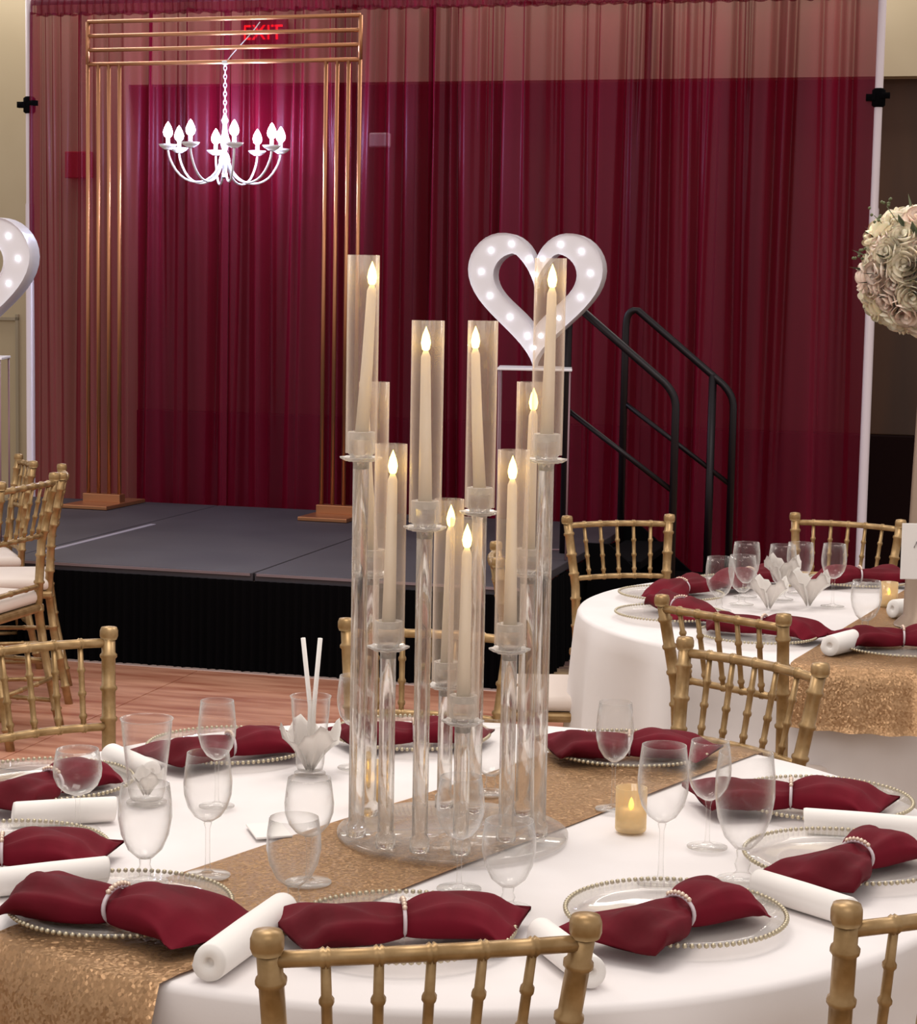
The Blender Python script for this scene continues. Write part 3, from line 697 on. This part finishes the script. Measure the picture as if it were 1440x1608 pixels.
# votives
def votive(lab, x, y, s=1):
    t = thing('votive_candle', lab, 'candle', (x, y, TZ+.005), 0, 'gold glass votives')
    bm = bmesh.new(); lathe(bm, [(0, 0), (.0255, 0), (.027, .004), (.027, .075), (.0255, .075), (.0245, .006), (0, .006)], 24); new('cup', fixn(bm), M['votive'], t)
    bm = bmesh.new(); lathe(bm, [(0, .008), (.0205, .008), (.0205, .036), (.016, .038), (0, .035)], 20); new('wax', bm, M['ivory'], t)
    bm = bmesh.new(); lathe(bm, [(0, .036), (.004, .040), (.0045, .046), (.002, .054), (0, .058)], 12); new('flame', bm, M['flame'], t)
    t.scale = (s, s, s)
votive('gold glass votive candle right of the candelabra among the wine glasses', .305, 3.323)
votive('gold glass votive candle behind the left candelabra rods', -.145, 3.49, .95)
votive('gold glass votive candle on the far table', 1.309, 5.952, 1.0)
bm = bmesh.new(); box(bm, (0, 0, .003), (.062, .09, .004), bev=.0015); o = new('glint_tile', bm, M['paper'], smooth=False); o.location = (-.31, 3.27, TZ+.004); o.rotation_euler = (0, 0, .3)  # white tile put in for a spot of glare on the table
tag(o, 'small white tile added for a bright glint between the wine glass and the runner', 'card')

# ---------------------------------------------------------------- crystal candelabra
cb = thing('candelabra', 'tall clear crystal candelabra with ten glass chimneys at the centre of the near table', 'candelabra', (0, 3.27, TZ+.005))
bm = bmesh.new(); lathe(bm, [(0, 0), (.190, 0), (.195, .003), (.195, .008), (.190, .011), (0, .011)], 72); new('base', bm, M['base_acrylic'], cb)
arms = [  # x, y (world), chimney top z, candle lean
 (-.160, 3.214, 1.737, .018), (-.146, 3.35, 1.528, -.020), (-.109, 3.149, 1.438, .004), (-.053, 3.129, 1.635, -.004), (.013, 3.120, 1.325, .002),
 (-.016, 3.415, 1.325, .004), (.036, 3.384, 1.634, -.016), (.088, 3.204, 1.428, -.002), (.121, 3.369, 1.532, .004), (.142, 3.235, 1.738, .004)]
for x, y, zt, lean in arms:
    y -= 3.27; H = .285; zh = zt-H-TZ-.005            # top of the holder
    bm = bmesh.new(); seg = 6                          # faceted rod
    zr = zh-.045; zs = [.011, .03, .035]+[.035+(zr-.035)*q/3 for q in (1, 2, 3)]
    tube(bm, [(x, y, z) for z in zs], [.017, .017, .0135, .0135, .0135, .0135], 10); rod = new('rod', bm, M['acrylic'], cb)
    bm = bmesh.new(); lathe(bm, [(0, zh-.062), (.012, zh-.060), (.014, zh-.046), (.018, zh-.044), (.018, zh-.038), (.0225, zh-.034), (.0225, zh), (.019, zh+.001), (.017, zh-.012), (0, zh-.014)], 20, (x, y, 0)); hold = new('candle_cup', fixn(bm), M['frost'], cb)
    bm = bmesh.new()                                   # petalled crystal drip pan
    n = 32; rg = []
    for rr_, zz in ((.012, -.046), (.024, -.047), (.031, -.043), (.0315, -.040), (.024, -.0425), (.012, -.042)):
        rg.append([bm.verts.new((x+(rr_*(1+(.10*math.cos(8*2*PI*k/n) if rr_ > .02 else 0)))*math.cos(2*PI*k/n), y+(rr_*(1+(.10*math.cos(8*2*PI*k/n) if rr_ > .02 else 0)))*math.sin(2*PI*k/n), zh+zz)) for k in range(n)])
    for a, b in zip(rg, rg[1:]+rg[:1]):
        for k in range(n): k2 = (k+1) % n; bm.faces.new((a[k], a[k2], b[k2], b[k]))
    new('drip_pan', fixn(bm), M['frost'], hold)
    bm = bmesh.new(); R1 = .0258
    lathe(bm, [(R1, zh-.034), (R1, zh+H), (R1-.0013, zh+H), (R1-.0013, zh-.034), (R1, zh-.034)], 28, (x, y, 0)); new('chimney', fixn(bm), M['chimney'], cb)
    ztip = zh+H-.045; zc = zh-.012
    bm = bmesh.new(); tube(bm, [(x-lean*.0, y, zc), (x+lean*.45, y, (zc+ztip)/2), (x+lean*.75, y, ztip-.012), (x+lean*.78, y, ztip)], [.0115, .0095, .0078, .003], 14); cn = new('taper_candle', bm, M['ivory'], cb)
    bm = bmesh.new(); lathe(bm, [(0, ztip-.006), (.0058, ztip+.0), (.0078, ztip+.010), (.0055, ztip+.022), (0, ztip+.036)], 12, (x+lean*.78, y, 0)); new('flame', bm, M['flame_core'], cn)
    l = bpy.data.lights.new('candle_light', 'POINT'); l.energy = .45; l.color = (1, .70, .20); l.shadow_soft_size = .006
    o = bpy.data.objects.new('candle_light', l); COL.objects.link(o); o.parent = cb; o.location = (x+lean*.78, y, ztip+.012)

# ---------------------------------------------------------------- flowers on a tall stand, and the table card
fs = thing('flower_stand', 'tall tapering pale metal flower stand on the far table at the right edge', 'stand', (1.325, 5.60, TZ+.005))
bm = bmesh.new(); lathe(bm, [(0, 0), (.075, 0), (.075, .006), (.05, .03), (.046, .2), (.040, .45), (.030, .80), (.034, .83), (0, .83)], 28); new('column', bm, mat('champagne_metal', (168, 146, 128), .35, .5), fs)
fl = thing('flower_ball', 'large ball of white roses and greenery at the right edge', 'flowers', (1.30, 5.60, 1.775))
rnd = random.Random(3)
def bloom_mesh():
    bm = bmesh.new()
    for layer, (n, r0, r1, h0, h1) in enumerate(((1, .001, .012, .018, .034), (3, .008, .019, .006, .036), (5, .012, .031, .0, .032), (6, .016, .043, -.006, .024), (7, .018, .050, -.012, .010))):
        for k in range(n):
            a = 2*PI*k/n+layer*.7; rows = []; span = 2*PI if n == 1 else 2*PI/n*1.5
            for i in range(6):
                q = i/5; row = []
                for j in range(7):
                    v = j/6-.5; rr_ = r0+(r1-r0)*math.sin(q*1.45)+.0025*v*2; an = a+v*span*(1-.35*q**3)
                    row.append(bm.verts.new((rr_*math.cos(an), rr_*math.sin(an), h0+(h1-h0)*(q**1.4)-.008*(abs(v)*2)**2*q**3)))
                rows.append(row)
            for a1, b1 in zip(rows, rows[1:]):
                for j in range(6): bm.faces.new((a1[j], a1[j+1], b1[j+1], b1[j]))
    me = bpy.data.meshes.new('rose'); bmesh.ops.solidify(bm, geom=bm.faces[:], thickness=.0012); fixn(bm); bm.to_mesh(me); bm.free()
    for p in me.polygons: p.use_smooth = True
    return me
me1 = bloom_mesh(); me1.materials.append(mat('rose_white', (255, 246, 226), .8, Subsurface_Weight=.35, Subsurface_Scale=.03)); me2 = me1.copy(); me2.materials.clear(); me2.materials.append(mat('rose_pink', (255, 236, 222), .8, Subsurface_Weight=.35, Subsurface_Scale=.03))
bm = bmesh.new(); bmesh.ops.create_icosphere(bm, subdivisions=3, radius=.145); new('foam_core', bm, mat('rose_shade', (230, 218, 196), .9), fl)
nb = 90
for i in range(nb):
    z = 1-2*(i+.5)/nb; th = i*2.39996; r_ = math.sqrt(1-z*z); d = Vector((r_*math.cos(th), r_*math.sin(th), z))
    o = bpy.data.objects.new('rose', me2 if rnd.random() < .35 else me1); COL.objects.link(o); o.parent = fl
    o.location = d*rnd.uniform(.142, .165); o.rotation_euler = d.to_track_quat('Z', 'Y').to_euler(); o.scale = (rnd.uniform(.85, 1.25),)*3
bm = bmesh.new()
for k in range(46):
    z = rnd.uniform(-.6, 1); th = rnd.uniform(0, 2*PI); r_ = math.sqrt(1-z*z); d = Vector((r_*math.cos(th), r_*math.sin(th), z)); b = d*.165; s_ = d.cross(Vector((.3, .2, 1))).normalized()*.011; e = d*rnd.uniform(.035, .06)+Vector((0, 0, .008))
    v = [bm.verts.new(b), bm.verts.new(b+e*.5+s_), bm.verts.new(b+e), bm.verts.new(b+e*.5-s_)]; bm.faces.new(v)
bmesh.ops.solidify(bm, geom=bm.faces[:], thickness=.0008)
o = new('greenery', bm, M['leaf'], fl); o['kind'] = 'stuff'
for (dx, dy, dz) in ((-.16, -.03, .15), (-.20, -.02, .045), (-.13, -.05, .175)):       # airy sprigs
    bm = bmesh.new(); tube(bm, [(dx*.6, dy, dz*.6), (dx, dy, dz)], .0012, 5)
    for k in range(7):
        r_ = bmesh.ops.create_icosphere(bm, subdivisions=1, radius=.005); bmesh.ops.translate(bm, vec=(dx+rnd.uniform(-.022, .022), dy+rnd.uniform(-.02, .02), dz+rnd.uniform(-.018, .022)), verts=r_['verts'])
    new('sprig', bm, M['leaf'], fl)
tc_ = thing('table_card', 'white arched table card with grey script on the far table at the right edge', 'card', (1.285, 5.42, TZ+.005), .05)
bm = bmesh.new(); box(bm, (0, 0, .235), (.13, .004, .155), bev=.0015); new('card', bm, M['paper'], tc_, False)
bm = bmesh.new(); tube(bm, [(0, .006, .006), (0, .006, .165)], .003, 8); lathe(bm, [(0, 0), (.04, 0), (.04, .006), (0, .008)], 20); new('holder', bm, M['brass'], tc_)
bm = bmesh.new()
tube(bm, [(-.03+.006*k, -.003, .245+.018*math.sin(k*1.7)) for k in range(11)], .0014, 5); tube(bm, [(-.02+.004*k, -.003, .21+.006*math.sin(k*2.1)) for k in range(11)], .0009, 5); new('script', bm, M['grey'], tc_)
